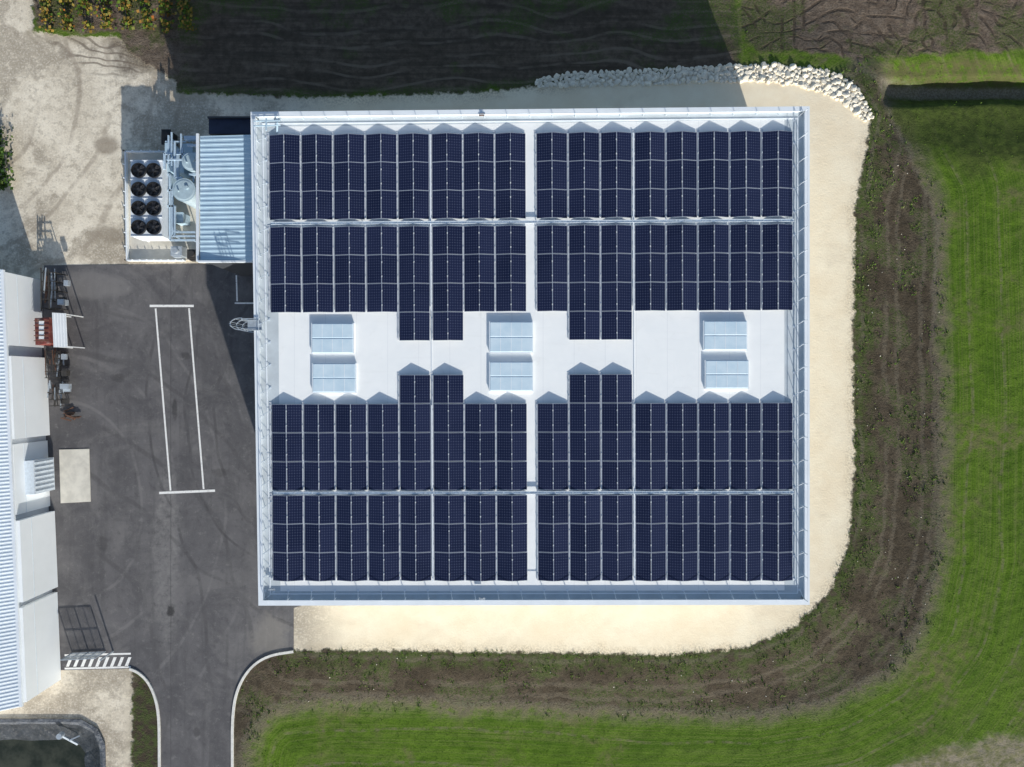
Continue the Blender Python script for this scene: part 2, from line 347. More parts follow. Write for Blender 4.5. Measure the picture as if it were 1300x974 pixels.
yd=m.mix(MU(m.blob(140,300,1.8,.9,n1,2.),.6),yd,(.30,.25,.19))
yd=m.mix(MU(MU(m.arcs(-60,120,6.,.05,ns,6.,6,22),m.ss(n1,.35,.55)),.55),yd,(.36,.30,.235))
s=m.mix(yard,pad,yd)
edge=m.ss(m.math('ADD',sand,MU(m.math('SUBTRACT',n1,.5),34)),16,0)
s=m.mix(MU(MU(edge,m.ss(n3,.4,.6)),.6),s,(.44,.37,.26))
c=m.mix(thr(sand,n2,20,2),c,s)
m.col(c); m.b.inputs['Roughness'].default_value=.95; m.b.inputs['Specular IOR Level'].default_value=.12
hb=m.math('ADD',MU(n2,.5),MU(n3,.5))
hb=m.math('SUBTRACT',hb,MU(tk,.35))
damp=m.math('SUBTRACT',1.0,MU(thr(sand,n2,20,2),m.mix(yard,(.80,.80,.80),(.66,.66,.66))))
fieldm=m.math('SUBTRACT',1.0,MU(MU(m.ss(bank,0,-25),m.ss(plow,4,-4)),.5))
m.bump(MU(MU(m.math('ADD',hb,MU(nf,.25)),damp),fieldm),.25,.8)
GM=m.m
isand=(sc>0)&near
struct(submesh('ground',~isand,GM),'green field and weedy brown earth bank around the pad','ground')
struct(submesh('gravel_yard',isand,GM),'pale compacted gravel yard around the warehouse','gravel')
def gz(px,py):
    X1=np.array([px],float);Y1=np.array([py],float); return float(height(X1,Y1,fields(X1,Y1))[0])
mb=MB(); mb.add([P(a,b,.02) for a,b in ASPH[::-1]],[tuple(range(len(ASPH)))]); 
struct(mb.make('asphalt_road','asphalt'),'worn grey asphalt yard and driveway','road')
def strip(pts,w,z):
    mb=MB()
    for (a,b) in zip(pts[:-1],pts[1:]):
        p=P(*a,z);q=P(*b,z); d=(q-p).normalized(); n=Vector((-d.y,d.x,0))*w/2
        mb.add([p-n,q-n,q+n,p+n],[(0,1,2,3)])
    return mb
for i,(pts,w) in enumerate([([(190,388.5),(246,388.5)],.18),([(197.5,391.5),(216.5,623)],.13),([(240,391.5),(258.5,621)],.13),([(202,626),(273,623)],.18),([(298,347),(330,347)],.11),([(300,349.5),(301,382.5)],.11),([(298,385),(330,385)],.11)]):
    struct(strip(pts,w,.026).make('painted_line','paint'),'worn white painted parking line on asphalt','road marking')
mb=strip([(82,832),(166,830)],.14,.026)
for a,b in (([(82,849),(166,847)],.14),): mb2=strip(a,b,.026); mb.add(mb2.v,mb2.f)
for i in range(9):
    a=84+i*9.3; mb.add([P(a+4.5,834.4,.026),P(a-0.5,846.6,.026),P(a+3.5,846.6,.026),P(a+8.5,834.4,.026)],[(0,1,2,3)])
struct(mb.make('hatched_marking','paint'),'white diagonal hatching painted at the yard gate','road marking')
def kerb(pts,label):
    for _ in range(2):
        q=[pts[0]]
        for a,b in zip(pts[:-1],pts[1:]): q+=[(a[0]*.75+b[0]*.25,a[1]*.75+b[1]*.25),(a[0]*.25+b[0]*.75,a[1]*.25+b[1]*.75)]
        pts=q+[pts[-1]]
    mb=MB(); L=[];R=[]
    for i,p in enumerate(pts):
        a=P(*pts[max(0,i-1)],0);b=P(*pts[min(len(pts)-1,i+1)],0); d=(b-a).normalized(); n=Vector((-d.y,d.x,0))*.09
        c0=P(*p,0); L.append(c0-n); R.append(c0+n)
    vs=[]; 
    for l,r in zip(L,R): vs+=[(l.x,l.y,-.2),(l.x,l.y,.12),(r.x,r.y,.12),(r.x,r.y,-.2)]
    fs=[]
    for i in range(len(L)-1):
        o=4*i
        fs+=[(o,o+1,o+5,o+4),(o+1,o+2,o+6,o+5),(o+2,o+3,o+7,o+6)]
    mb.add(vs,fs); ob=mb.make('kerb','kerb'); struct(ob,label,'kerb')
kerb([(p[0],min(p[1],1200)) for p in KR],'pale concrete kerb curving beside the driveway')
kerb([(p[0],min(p[1],1200)) for p in KL],'pale concrete kerb curving beside the driveway')
mb=MB().pxprism([(75,571),(113,570),(115,637),(77,639)],.06,-.05)
struct(mb.make('concrete_slab','concrete'),'square pale concrete slab set in the asphalt','pavement')
mb=MB().pxprism([(160,193),(252,193),(330,200),(330,330),(162,331)],.12,-.05)
struct(mb.make('equipment_slab','concrete'),'concrete slab carrying the cooling equipment','pavement')
# ------------------------------------------------------------ main building
TL,TR,BR,BL=(318,142),(1028,135),(1028,768),(328,769)
cor=[P(*p,HT) for p in (TL,TR,BR,BL)]
cen=sum(cor,Vector())/4
def inset(d):
    return [Vector((p.x-d*(1 if p.x>cen.x else -1),p.y-d*(1 if p.y>cen.y else -1),0)) for p in cor]
bld=empty('warehouse',(cen.x,cen.y,0)); tag(bld,'large white flat-roofed warehouse covered with solar panels','building')
def ring(mb,o,i,z0,z1,mi=0):
    for k in range(4):
        a,b=o[k],o[(k+1)%4]; c,d=i[(k+1)%4],i[k]
        mb.add([(a.x,a.y,z1),(b.x,b.y,z1),(c.x,c.y,z1),(d.x,d.y,z1)],[(3,2,1,0)],mi)
        mb.add([(a.x,a.y,z0),(b.x,b.y,z0),(b.x,b.y,z1),(a.x,a.y,z1)],[(0,1,2,3)],mi)
        mb.add([(d.x,d.y,z0),(c.x,c.y,z0),(c.x,c.y,z1),(d.x,d.y,z1)],[(3,2,1,0)],mi)
        mb.add([(a.x,a.y,z0),(b.x,b.y,z0),(c.x,c.y,z0),(d.x,d.y,z0)],[(0,1,2,3)],mi)
mb=MB(); ring(mb,inset(.05),inset(.26),0,HT-.06)
child(mb.make('wall','white_metal'),bld)
mb=MB(); ring(mb,inset(0),inset(.30),HT-.058,HT)
child(mb.make('parapet_coping','coping'),bld)
r=inset(.24); mb=MB().prism([(p.x,p.y) for p in r],RZ-.3,RZ); child(mb.make('roof','roof'),bld)
i0=inset(.27); mb=MB()
a=i0; b=[Vector((px_,py_,0)) for px_,py_ in ((P(352,0,RZ).x,a[0].y-.55),(P(996,0,RZ).x,a[1].y-.45),(P(996,0,RZ).x,a[2].y+.55),(P(356,0,RZ).x,a[3].y+.55))]
for k in range(4):
    p,q,s,t=a[k],a[(k+1)%4],b[(k+1)%4],b[k]
    mb.add([(u.x,u.y,RZ+.005) for u in (p,q,s,t)],[(3,2,1,0)])
child(mb.make('roof_edge_membrane','strip'),bld)
mb=MB(); ring(mb,inset(.62),inset(.68),RZ+.006,RZ+.05); child(mb.make('edge_kerb','coping'),bld)
gr=inset(.42)
for k in range(4):
    a,b=gr[k],gr[(k+1)%4]; L=(b-a).length; n=int(L/1.45); mb=MB()
    inw=(cen-(a+b)/2); inw=Vector((0,math.copysign(1,inw.y),0)) if k in (0,2) else Vector((math.copysign(1,inw.x),0,0))
    top=RZ+(1.05 if k==1 else .66)
    for zz in ((RZ+.58,top) if k==1 else (top,)): mb.bar((a.x,a.y,zz),(b.x,b.y,zz),.03)
    for j in range(n+1):
        p=a.lerp(b,j/n); mb.bar((p.x,p.y,RZ+.02),(p.x,p.y,top),.034)
        if k in (1,2,3):
            along=(b-a).normalized(); q=p+inw*.45+along*(.35 if k!=2 else .1); mb.bar((p.x,p.y,RZ+.5),(q.x,q.y,RZ+.03),.026)
            mb.box(q.x-.07,q.x+.07,q.y-.07,q.y+.07,RZ+.0065,RZ+.03)
    child(mb.make('guardrail','coping' if k in (1,2) else 'lgalv'),bld)
for (x0,y0,x1,y1) in [(395,410,449,449),(396,461,452,499),(621,408,677,448),(621,459,677,497),(893,407,949,445),(895,457,951,494)]:
    zt=RZ+.24; p=P(x0,y1,zt);q=P(x1,y0,zt)
    mb=MB().box(p.x+.01,q.x-.01,p.y+.01,q.y-.01,RZ,zt-.06); mb.box(p.x,q.x,p.y,q.y,zt-.0595,zt-.02)
    sk=mb.make('skylight','white_metal'); child(sk,bld)
    pm=MB(); e_=.05; W=(q.x-p.x-2*e_); 
    H3=(q.y-p.y-2*e_-.04)/2
    for j in range(2):
        u=p.x+e_; v=p.y+e_+j*(H3+.04); z0=zt-.018; z1=zt+.012
        pm.add([(u,v,z0),(u+W,v,z0),(u+W,v+H3,z0),(u,v+H3,z0),(u+.03,v+.03,z1),(u+W-.03,v+.03,z1),(u+W-.03,v+H3-.03,z1),(u+.03,v+H3-.03,z1)],[(0,1,5,4),(1,2,6,5),(2,3,7,6),(3,0,4,7),(4,5,6,7)])
        for t in (.25,.5,.75): pm.bar((u+W*t,v+.03,z1+.004),(u+W*t,v+H3-.03,z1+.004),.03,.008,1)
    pn=pm.make('pane',['pane','coping']); pn.parent=sk
mb=MB(); lp=P(318,413,HT); x0=lp.x-.16
for dy in (-.28,.28): mb.bar((x0,lp.y+dy,.3),(x0,lp.y+dy,HT+1.1),.05)
for i in range(27): mb.bar((x0,lp.y-.28,.5+i*.3),(x0,lp.y+.28,.5+i*.3),.03)
for i in range(8):
    zz=2.4+i*.98
    pts=[(x0-.75*math.sin(t)*1.0,lp.y+.38*math.cos(t),zz) for t in [math.pi*j/10 for j in range(11)]]
    for u,v in zip(pts[:-1],pts[1:]): mb.bar(u,v,.05,.03)
for j in (2,4,5,6,8):
    t=math.pi*j/10; mb.bar((x0-.75*math.sin(t),lp.y+.38*math.cos(t),2.4),(x0-.75*math.sin(t),lp.y+.38*math.cos(t),HT+1.1),.04,.02)
for dy in (-.32,.32): mb.bar((x0,lp.y+dy,HT+.1),(x0+1.0,lp.y+dy,HT+.1),.05); mb.bar((x0,lp.y+dy,HT+1.08),(x0+.9,lp.y+dy,HT+1.08),.04)
mb.box(x0+.0,x0+.9,lp.y-.3,lp.y+.3,HT+.03,HT+.06)
child(mb.make('caged_ladder','galv'),bld)
mb=MB(); wx=inset(.05)[3].x
mb.box(wx-.03,wx+.02,-6,-2,0,4.2); child(mb.make('roller_door','galv'),bld)
for (a,b) in [(612,146),(612,760),(352,152),(345,748)]:
    p=P(a,b,HT); mb=MB(); mb.box(p.x-.2,p.x+.2,p.y-.07,p.y+.07,HT+.002,HT+.05); mb.box(p.x-.08,p.x+.08,p.y-.05,p.y+.05,HT+.0505,HT+.14)
    child(mb.make('anchor_bracket','rust' if b<147 else 'galv'),bld)
mb=MB()
for yy in (154,160):
    mb.bar(P(322,yy,HT+.25),P(356,yy-1,HT+.25),.07)
mb.bar(P(338,150,HT+.25),P(338,166,HT+.25),.08); mb.bar(P(352,150,HT+.25),P(352,168,RZ+.1),.08); mb.bar(P(330,157,HT),P(330,157,HT+.25),.08)
child(mb.make('roof_pipe','blueroof'),bld)
# ------------------------------------------------------------ solar arrays
def warp(x,y):
    return x+(1008-x)/668*5*(y-170)/570, y-(x-340)/668*5*(1-(y-170)/570)
TILT=math.radians(12); PW,PL,TH=1.0,1.815,.035
mb=MB(); fw=.016
mb.box(-PW/2,PW/2,-PL/2,PL/2,-TH,-.004,0)
mb.f.pop(); mb.mi.pop()
o=[(-PW/2,-PL/2),(PW/2,-PL/2),(PW/2,PL/2),(-PW/2,PL/2)]; i_=[(-PW/2+fw,-PL/2+fw),(PW/2-fw,-PL/2+fw),(PW/2-fw,PL/2-fw),(-PW/2+fw,PL/2-fw)]
vs=[(a,b,-.004) for a,b in o]+[(a,b,-.004) for a,b in i_]
mb.add(vs,[(0,1,5,4),(1,2,6,5),(2,3,7,6),(3,0,4,7)],0); mb.add([(a,b,-.004) for a,b in i_],[(0,1,2,3)],1)
proto=mb.make('solar_panel',['frame','pv']); pmesh=proto.data; bpy.data.objects.remove(proto)
LOW=.10; zl=RZ+LOW; zh=zl+math.sin(TILT)*PW; zm=(zl+zh)/2
CG=[(340,545,10),(547,668,6),(680,803,6),(805,1008,10)]
RG=[(171,279,None),(288,397,'below'),(513,623,'above'),(629,738,None)]
EXTRA={0:[4],1:[0],2:[1,2],3:[]}
for ri,(ya,yb,ex) in enumerate(RG):
    rows=[(ya+(yb-ya)*k/3,ya+(yb-ya)*(k+1)/3) for k in range(3)]
    ph=(yb-ya)/3
    for ci,(xa,xb,nc) in enumerate(CG):
        cx,cy=warp((xa+xb)/2,(ya+yb)/2); o=P(cx,cy,RZ)
        arr=empty('solar_panel_array',o)
        tag(arr,'block of dark blue tilted solar panels on the white roof','solar panels','solar panel blocks on the warehouse roof')
        nt=nc//2; tw=(xb-xa)/nt
        for t in range(nt):
            rr=list(rows)
            if ex and t in EXTRA[ci]:
                rr=rr+[(yb,yb+ph)] if ex=='below' else [(ya-ph,ya)]+rr
            for (r0,r1) in rr:
                for sgn,xc in ((-1,xa+t*tw+tw*.262),(1,xa+t*tw+tw*.738)):
                    wx_,wy_=warp(xc,(r0+r1)/2); p=P(wx_,wy_,zm)
                    ob=bpy.data.objects.new('solar_panel',pmesh); C.objects.link(ob); ob.parent=arr
                    ob.location=p-o; ob.rotation_euler=(0,TILT*sgn+random.uniform(-.003,.003),random.uniform(-.002,.002))
            y0,y1=rr[0][0],rr[-1][1]
            for kind,xc,zz in (('r',xa+t*tw+tw*.5,zh-.03),('v',xa+t*tw,zl-.045)):
                mb=MB(); a=P(*warp(xc,y0+1),zz);b=P(*warp(xc,y1-1),zz); mb.bar(a,b,.04 if kind=='r' else .07,.04)
                for (r0,r1) in rr:
                    for yy in (r0+.25*(r1-r0),r0+.75*(r1-r0)):
                        c=P(*warp(xc,yy),zz+.028); mb.box(c.x-.03,c.x+.03,c.y-.05,c.y+.05,c.z-.005,c.z+.03)
                        mb.bar((c.x,c.y,RZ),(c.x,c.y,zz-.021),.05)
                    if kind=='v':
                        c=P(*warp(xc,r0),zz); mb.box(c.x-.09,c.x+.09,c.y-.12,c.y+.12,RZ+.002,zz-.022)
                ob=mb.make('mounting_rail','alu'); ob.location=-o; ob.parent=arr
for yy in (283.7,626):
    mb=MB(); a=P(*warp(343,yy),RZ+.2); b=P(*warp(1008,yy),RZ+.2)
    d=Vector((0,.07,0)); mb.bar(a+d,b+d,.03,.06); mb.bar(a-d,b-d,.03,.06); mb.bar(a-Vector((0,0,.03)),b-Vector((0,0,.03)),.13,.01)
    for k in range(60):
        p=a.lerp(b,(k+.5)/60); mb.bar((p.x,p.y-.07,p.z+.01),(p.x,p.y+.07,p.z+.01),.03); 
        if k%5==0: mb.bar((p.x,p.y,RZ),(p.x,p.y,p.z-.04),.05)
    tag(mb.make('cable_tray','lgalv'),'long galvanised cable tray crossing the white roof','cable tray','cable trays on the warehouse roof')
for xx in (546,804):
    mb=MB()
    for y0,y1 in ((172,395),(515,738)):
        a=P(*warp(xx,y0),RZ+.13); b=P(*warp(xx,y1),RZ+.13); mb.bar(a,b,.07,.05)
    mb.bar(P(*warp(xx+.2,395),RZ+.03),P(*warp(xx+.2,515),RZ+.03),.03,.02)
    tag(mb.make('cable_conduit','coping'),'slim white cable conduit running between panel blocks','cable conduit','cable conduits on the warehouse roof')
# ------------------------------------------------------------ annex with ribbed roof
def ribbed(mb,quad,z,pitch,h,along='x',slope=0.0,mi=0):
    a,b,c,d=[P(*q,z) for q in quad]
    if along=='y': a,b,c,d=d,a,b,c
    L=((d-a).length+(c-b).length)/2; n=max(2,int(L/pitch)); prof=[(0,0),(.45,0),(.58,h),(.87,h)]
    vs=[]
    for i in range(n):
        for u,hh in prof:
            t=(i+u)/n; l=a.lerp(d,t); r=b.lerp(c,t); vs+=[(l.x,l.y,l.z+hh-slope),(r.x,r.y,r.z+hh)]
    vs+=[(d.x,d.y,d.z-slope),tuple(c)]
    m_=len(vs)//2; mb.add(vs,[(2*i,2*i+2,2*i+3,2*i+1) for i in range(m_-1)],mi)
lz=7.2
ann=empty('ribbed_roof_annex',(P(285,250,lz).x,P(285,250,lz).y,0)); tag(ann,'lean-to annex with pale blue ribbed metal roof','building')
q=[(252,171),(319.5,171),(321.5,331),(252,331)]
mb=MB(); ribbed(mb,q,lz,.31,.024,slope=.25); ob=mb.make('roof','blueroof'); child(ob,ann)
mb=MB().pxprism([(254,173),(318.5,173),(320,330),(254,330)],lz-.3,0); child(mb.make('wall','dark_wall'),ann)
mb=MB(); a=P(251,332,lz);b=P(320,332,lz); mb.bar(a-Vector((0,0,.1)),b-Vector((0,0,.1)),.12,.2); a=P(251,170,lz-.2); b=P(251,332,lz-.2); mb.bar(a,b,.16,.14)
child(mb.make('gutter','white_metal'),ann)
ann=MB().pxprism([(265,150),(319,150),(319,170),(265,170)],5.5,0,0,1)
a=P(264,149.5,5.6);b=P(319,149.5,5.6); ann.bar(a,b,.12,.2)
tag(ann.make('dark_roofed_shed',['dark_wall','navy']),'small shed with dark navy roof beside the annex','building')
# ------------------------------------------------------------ condenser
cz=2.4; cq=[(166,204),(206,204),(206,300),(166,300)]
o=P(186,252,0); cu=empty('condenser_unit',(o.x,o.y,0)); tag(cu,'white industrial cooling condenser with eight black fans','condenser')
mb=MB().pxprism(cq,cz,.7)
a=P(166,204,cz);b=P(206,300,cz)
for xx in (a.x+.12,b.x-.12):
    for k in range(5):
        yy=a.y-.12+(b.y+.24-a.y)*k/4; mb.box(xx-.06,xx+.06,yy-.06,yy+.06,.12,.7)
for k in range(5):
    yy=a.y+(b.y-a.y)*k/4; mb.box(a.x-.02,b.x+.02,yy-.03,yy+.03,cz+.002,cz+.05)
child(mb.make('housing','white_metal'),cu)
fm=MB(); R=.50; n=28
def annul(mb,r0,r1,z0,z1,mi):
    vs=[]
    for i in range(n):
        t=2*math.pi*i/n
        for r,z in ((r0,z0),(r0,z1),(r1,z1),(r1,z0)): vs.append((r*math.cos(t),r*math.sin(t),z))
    fs=[]
    for i in range(n):
        j=(i+1)%n
        for k in range(4): fs.append((4*i+k,4*j+k,4*j+(k+1)%4,4*i+(k+1)%4))
    mb.add(vs,fs,mi)
annul(fm,R-.02,R+.03,.0,.18,0); fm.cyl((0,0),R-.02,.003,.02,28,0)
for rr_ in (.18,.34): annul(fm,rr_,rr_+.015,.17,.18,0)
for k in range(8):
    t=k*math.pi/4; fm.bar((.1*math.cos(t),.1*math.sin(t),.17),((R)*math.cos(t),(R)*math.sin(t),.17),.015)
im=MB(); im.cyl((0,0),.12,.04,.15,16,0)
for k in range(5):
    t=2*math.pi*k/5; ca,sa=math.cos(t),math.sin(t)
    def rp(x,y,z): return (x*ca-y*sa,x*sa+y*ca,z)
    im.add([rp(.1,-.06,.05),rp(.43,-.15,.05),rp(.45,.11,.12),rp(.1,.06,.12)],[(0,1,2,3)],0)
M['fanring']=simple('fan_ring',(.02,.02,.022),.5,.2)
M['blade']=simple('fan_blade',(.05,.05,.055),.4,.2)
f0=fm.make('fan','fanring'); i0_=im.make('impeller','blade')
for cx_,cy_ in [(177,217),(196,217),(177,241),(196,241),(177,265),(196,265),(177,289),(196,289)]:
    p=P(cx_,cy_,cz); fo=f0.copy(); C.objects.link(fo); fo.parent=cu; fo.location=(p.x-o.x,p.y-o.y,cz+.002); fo.rotation_euler=(0,0,random.random())
    io=i0_.copy(); C.objects.link(io); io.parent=fo; io.location=(0,0,0)
bpy.data.objects.remove(f0); bpy.data.objects.remove(i0_)
def tank(px,py,r,h,label):
    p=P(px,py,h); mb=MB(); mb.cyl((p.x,p.y),r,.12,h-.12,40)
    e=empty('storage_tank',(p.x,p.y,0)); tag(e,label,'tank')
    child(mb.make('tank_body','tank'),e)
    mb=MB(); mb.cyl((p.x,p.y),r+.04,h-.12,h-.05,40); mb.cyl((p.x,p.y),r-.02,h-.0495,h-.02,40,r1=r-.12)
    mb.cyl((p.x+r*.3,p.y+r*.2),.13,h-.0195,h+.08,14); mb.cyl((p.x-r*.45,p.y-r*.1),.06,h-.0195,h+.12,10)
    child(mb.make('tank_lid','tanklid'),e)
tank(233,241,.80,2.6,'pale blue cylindrical steel tank on the equipment slab'); tank(242,205,.62,2.9,'smaller pale blue cylindrical tank on the equipment slab')
mb=MB()
def pipe(pts,w=.12):
    for u,v in zip(pts[:-1],pts[1:]): mb.bar(P(*u),P(*v),w)
for k,off in enumerate((0,5,10)):
    pipe([(206,222+off*4,1.6),(216+off*.6,222+off*4,1.6),(216+off*.6,305-off,1.6),(248,305-off,1.6)],.13)
pipe([(209,195,2.2),(250,195,2.2)],.14); pipe([(209,195,2.2),(209,215,2.2)],.14); pipe([(222,180,2.4),(222,226,2.4),(232,226,2.4)],.12); pipe([(235,176,2.6),(252,176,2.6)],.3); pipe([(238,185,2.8),(252,185,2.8)],.16)
pipe([(214,172,2.2),(214,208,2.2)],.1); pipe([(218,168,2.3),(218,210,2.3)],.1); pipe([(226,190,2.1),(226,232,2.1)],.16); pipe([(230,170,2.5),(230,196,2.5),(246,196,2.5)],.1)
pipe([(246,214,2.),(246,232,2.)],.12); pipe([(222,262,1.9),(222,300,1.9),(236,300,1.9)],.1)
pipe([(210,180,2.0),(236,180,2.0)],.09); pipe([(212,203,2.5),(232,203,2.5),(232,188,2.5)],.1); pipe([(240,222,2.3),(251,222,2.3)],.14)
for px_,py_ in ((216,240),(219,290),(222,300),(245,305),(209,200),(222,185),(247,196),(246,176),(214,174),(230,172)):
    a=P(px_,py_,1.5); mb.bar((a.x,a.y,.12),(a.x,a.y,1.55),.07)
tag(mb.make('pipework','bluepipe'),'white insulated pipes linking tanks and condenser','pipes')
for px_,py_,w_,d_,h_ in ((238,188,.35,.3,1.9),(228,212,.3,.4,1.6),(214,212,.28,.3,1.7),(226,276,.35,.35,1.3),(214,232,.2,.5,1.5),(214,188,.25,.35,1.4)):
    p=P(px_,py_,h_); mb=MB().box(p.x-w_,p.x+w_,p.y-d_,p.y+d_,.12,h_-.06); mb.box(p.x-w_-.03,p.x+w_+.03,p.y-d_-.03,p.y+d_+.03,h_-.0595,h_); mb.box(p.x-w_*.7,p.x+w_*.7,p.y-d_-.025,p.y-d_-.001,.3,h_-.2)
    tag(mb.make('control_cabinet','blueroof'),'pale blue metal control cabinet beside the tanks','cabinet','control cabinets on the equipment slab')
mb=MB()
p=P(208,172,1.5); mb.box(p.x-.28,p.x+.28,p.y-.5,p.y+.5,0,1.1); mb.box(p.x-.34,p.x+.34,p.y-.56,p.y+.56,1.1005,1.2); mb.bar((p.x-.3,p.y-.4,.7),(p.x-.3,p.y+.4,.7),.06)
tag(mb.make('waste_bin','black'),'black lidded waste bin on the gravel','bin')
for px_,py_ in ((243,322),(222,318)):
    p=P(px_,py_,1.2); mb=MB().box(p.x-.42,p.x+.42,p.y-.35,p.y+.35,.12,1.0); mb.box(p.x-.3,p.x+.3,p.y-.45,p.y-.352,.3,.9); mb.cyl((p.x,p.y),.22,1.001,1.25,16)
    tag(mb.make('pump_unit','dkmetal' if px_>230 else 'galv'),'squat pump unit beside the annex wall','pump','pumps on the equipment slab')
mb=MB()
fp=[(250,193),(160,193),(162,331),(235,331)]
for u,v in zip(fp[:-1],fp[1:]):
    for zz in (.3,): mb.bar(P(*u,zz),P(*v,zz),.09,.3)
    n_=8
    for k in range(n_+1):
        a=P(*u,.12).lerp(P(*v,.12),k/n_); mb.bar(a,(a.x,a.y,.55),.06)
tag(mb.make('low_upstand','coping'),'low white upstand around the cooling equipment slab','edging')
# ------------------------------------------------------------ western industrial building
BH=3.9
ib=empty('industrial_building',(P(0,600,0).x,P(0,600,0).y,0)); tag(ib,'long white industrial building with ribbed metal roof','building')
q=[(-120,338),(4,342),(28,897),(-100,925)]
mb=MB(); ribbed(mb,q,BH,.27,.022); child(mb.make('ribbed_roof','paleroof'),ib)
mb=MB().pxprism([(-119,340),(2,344),(25.5,896),(-99,922)],BH-.05,0); child(mb.make('wall','wall'),ib)
A=P(2,344,BH);B=P(25.5,896,BH); A.z=B.z=0; dv=(B-A).normalized(); nv=Vector((-dv.y,dv.x,0))
if nv.x<0: nv=-nv
def at(t): return A.lerp(B,t)
for (ya,yb,pr,hh) in [(345,438,.12,3.7),(452,558,.3,3.75),(565,655,.1,3.6),(662,766,.42,3.75),(773,893,.36,3.75)]:
    t0=(ya-344)/552; t1=(yb-344)/552; u,v=at(t0),at(t1)
    mb=MB().prism([tuple((u)[:2]),tuple((v)[:2]),tuple((v+nv*pr)[:2]),tuple((u+nv*pr)[:2])],.05,hh)
    for zz in (2.6,): mb.bar(u+nv*(pr+.004)+Vector((0,0,zz)),v+nv*(pr+.004)+Vector((0,0,zz)),.02,.03,1)
    child(mb.make('facade_bay',['facade','lgalv']),ib)
mb=MB(); u=at(-.002)+Vector((0,0,BH+.02)); v=at(1.002)+Vector((0,0,BH+.02)); mb.bar(u+nv*.1,v+nv*.1,.2,.16); child(mb.make('gutter','coping'),ib)
t0=(588-344)/552;t1=(632-344)/552;u,v=at(t0),at(t1)
mb=MB().prism([tuple((u+nv*.105)[:2]),tuple((v+nv*.105)[:2]),tuple((v+nv*.75)[:2]),tuple((u+nv*.75)[:2])],.4,2.6)
for k in range(7): mb.bar(u.lerp(v,(k+.5)/7)+nv*.77+Vector((0,0,.5)),u.lerp(v,(k+.5)/7)+nv*.77+Vector((0,0,2.5)),.05)
child(mb.make('ventilation_box','lgalv'),ib)
mb=MB(); zc=2.0
mb.pxprism([(44,404),(62,403),(63,436),(45,438)],zc,.02,0)
a=P(44,404,zc);b=P(63,436,zc)
mb.box(a.x+.35,a.x+.7,b.y+.3,a.y-.2,zc+.003,zc+.06,1)
for k in range(5): yy=b.y+(a.y-b.y)*(k+.5)/5; mb.box(a.x,b.x,yy-.03,yy+.03,zc+.062,zc+.1,2)
tag(mb.make('storage_container',['red','whiteroof','rust']),'dull red-brown metal storage crate beside the wall','container')
mb=MB(); ribbed(mb,[(66,397),(84,398),(86,441),(68,441)],2.1,.2,.04,along='y')
for q_ in ((67,399),(83,399),(85,440),(69,440)): a=P(*q_,2.08); mb.bar((a.x,a.y,0),(a.x,a.y,2.08),.07)
tag(mb.make('ribbed_canopy','whiteroof'),'small white ribbed metal canopy on posts','canopy')
def rack(x0,x1,y0,y1,h,lab):
    mb=MB(); n_=4
    for k in range(n_+1):
        y_=y0+(y1-y0)*k/n_
        for xx in (x0,x1): a=P(xx,y_,0); mb.bar((a.x,a.y,0),(a.x,a.y,h),.06)
        for zz in (.5,h*.6,h-.05): a=P(x0,y_,0);b=P(x1,y_,0); mb.bar((a.x,a.y,zz),(b.x+.1,b.y,zz),.05)
    for j in range(16):
        xx=x0+(x1-x0)*random.random(); zz=random.choice((.6,h*.6+.1,h+.03)); a=P(xx,y0-random.uniform(-18,6),0); b=P(xx+random.uniform(-3,3),y1+random.uniform(-22,6),0)
        mb.bar((a.x,a.y,zz),(b.x,b.y,zz+.02),random.uniform(.04,.1),.06,random.choice((0,0,0,1,2,2)))
    for j in range(3):
        p=P(random.uniform(x0+3,x1-3),random.uniform(y0+4,y1-4),h); w__=random.uniform(.15,.35); mb.box(p.x-w__,p.x+w__,p.y-.2,p.y+.2,h*.6+.1,h+random.uniform(-.3,.1),random.choice((0,2)))
    tag(mb.make('pipe_rack',['dkmetal','rust','galv']),lab,'rack','pipe racks along the industrial building')
rack(70,86,350,394,1.6,'dark steel rack loaded with metal pipes'); rack(72,87,448,480,1.3,'dark steel rack loaded with metal pipes'); rack(74,88,484,515,1.0,'dark steel rack with rusty bars')
mb=MB()
for k in range(9):
    a=P(82+random.uniform(-3,9),526+random.uniform(-5,5),.08); t=random.uniform(-.5,.5)
    mb.bar(a+Vector((0,0,k*.03)),a+Vector((.8*math.cos(t),.8*math.sin(t),k*.03)),.09,.06)
tag(mb.make('scrap_pile','rust'),'small pile of rusty scrap bars on the asphalt','scrap')
# ------------------------------------------------------------ yard gate
mb=MB(); a=P(92,829,0);b=P(134,827,0); h=1.35
for zz in (.08,.7,h): mb.bar((a.x,a.y,zz),(b.x,b.y,zz),.05)
for k in range(5):
    p=a.lerp(b,k/4); mb.bar((p.x,p.y,0),(p.x,p.y,h),.07)
q_=int((b-a).length/.11)
for k in range(q_): p=a.lerp(b,(k+.5)/q_); mb.bar((p.x,p.y,.08),(p.x,p.y,h),.03)
mb.bar((b.x+.6,b.y,0),(b.x+.6,b.y,h+.3),.1)
tag(mb.make('sliding_gate','galv'),'grey steel bar sliding gate at the yard exit','gate')
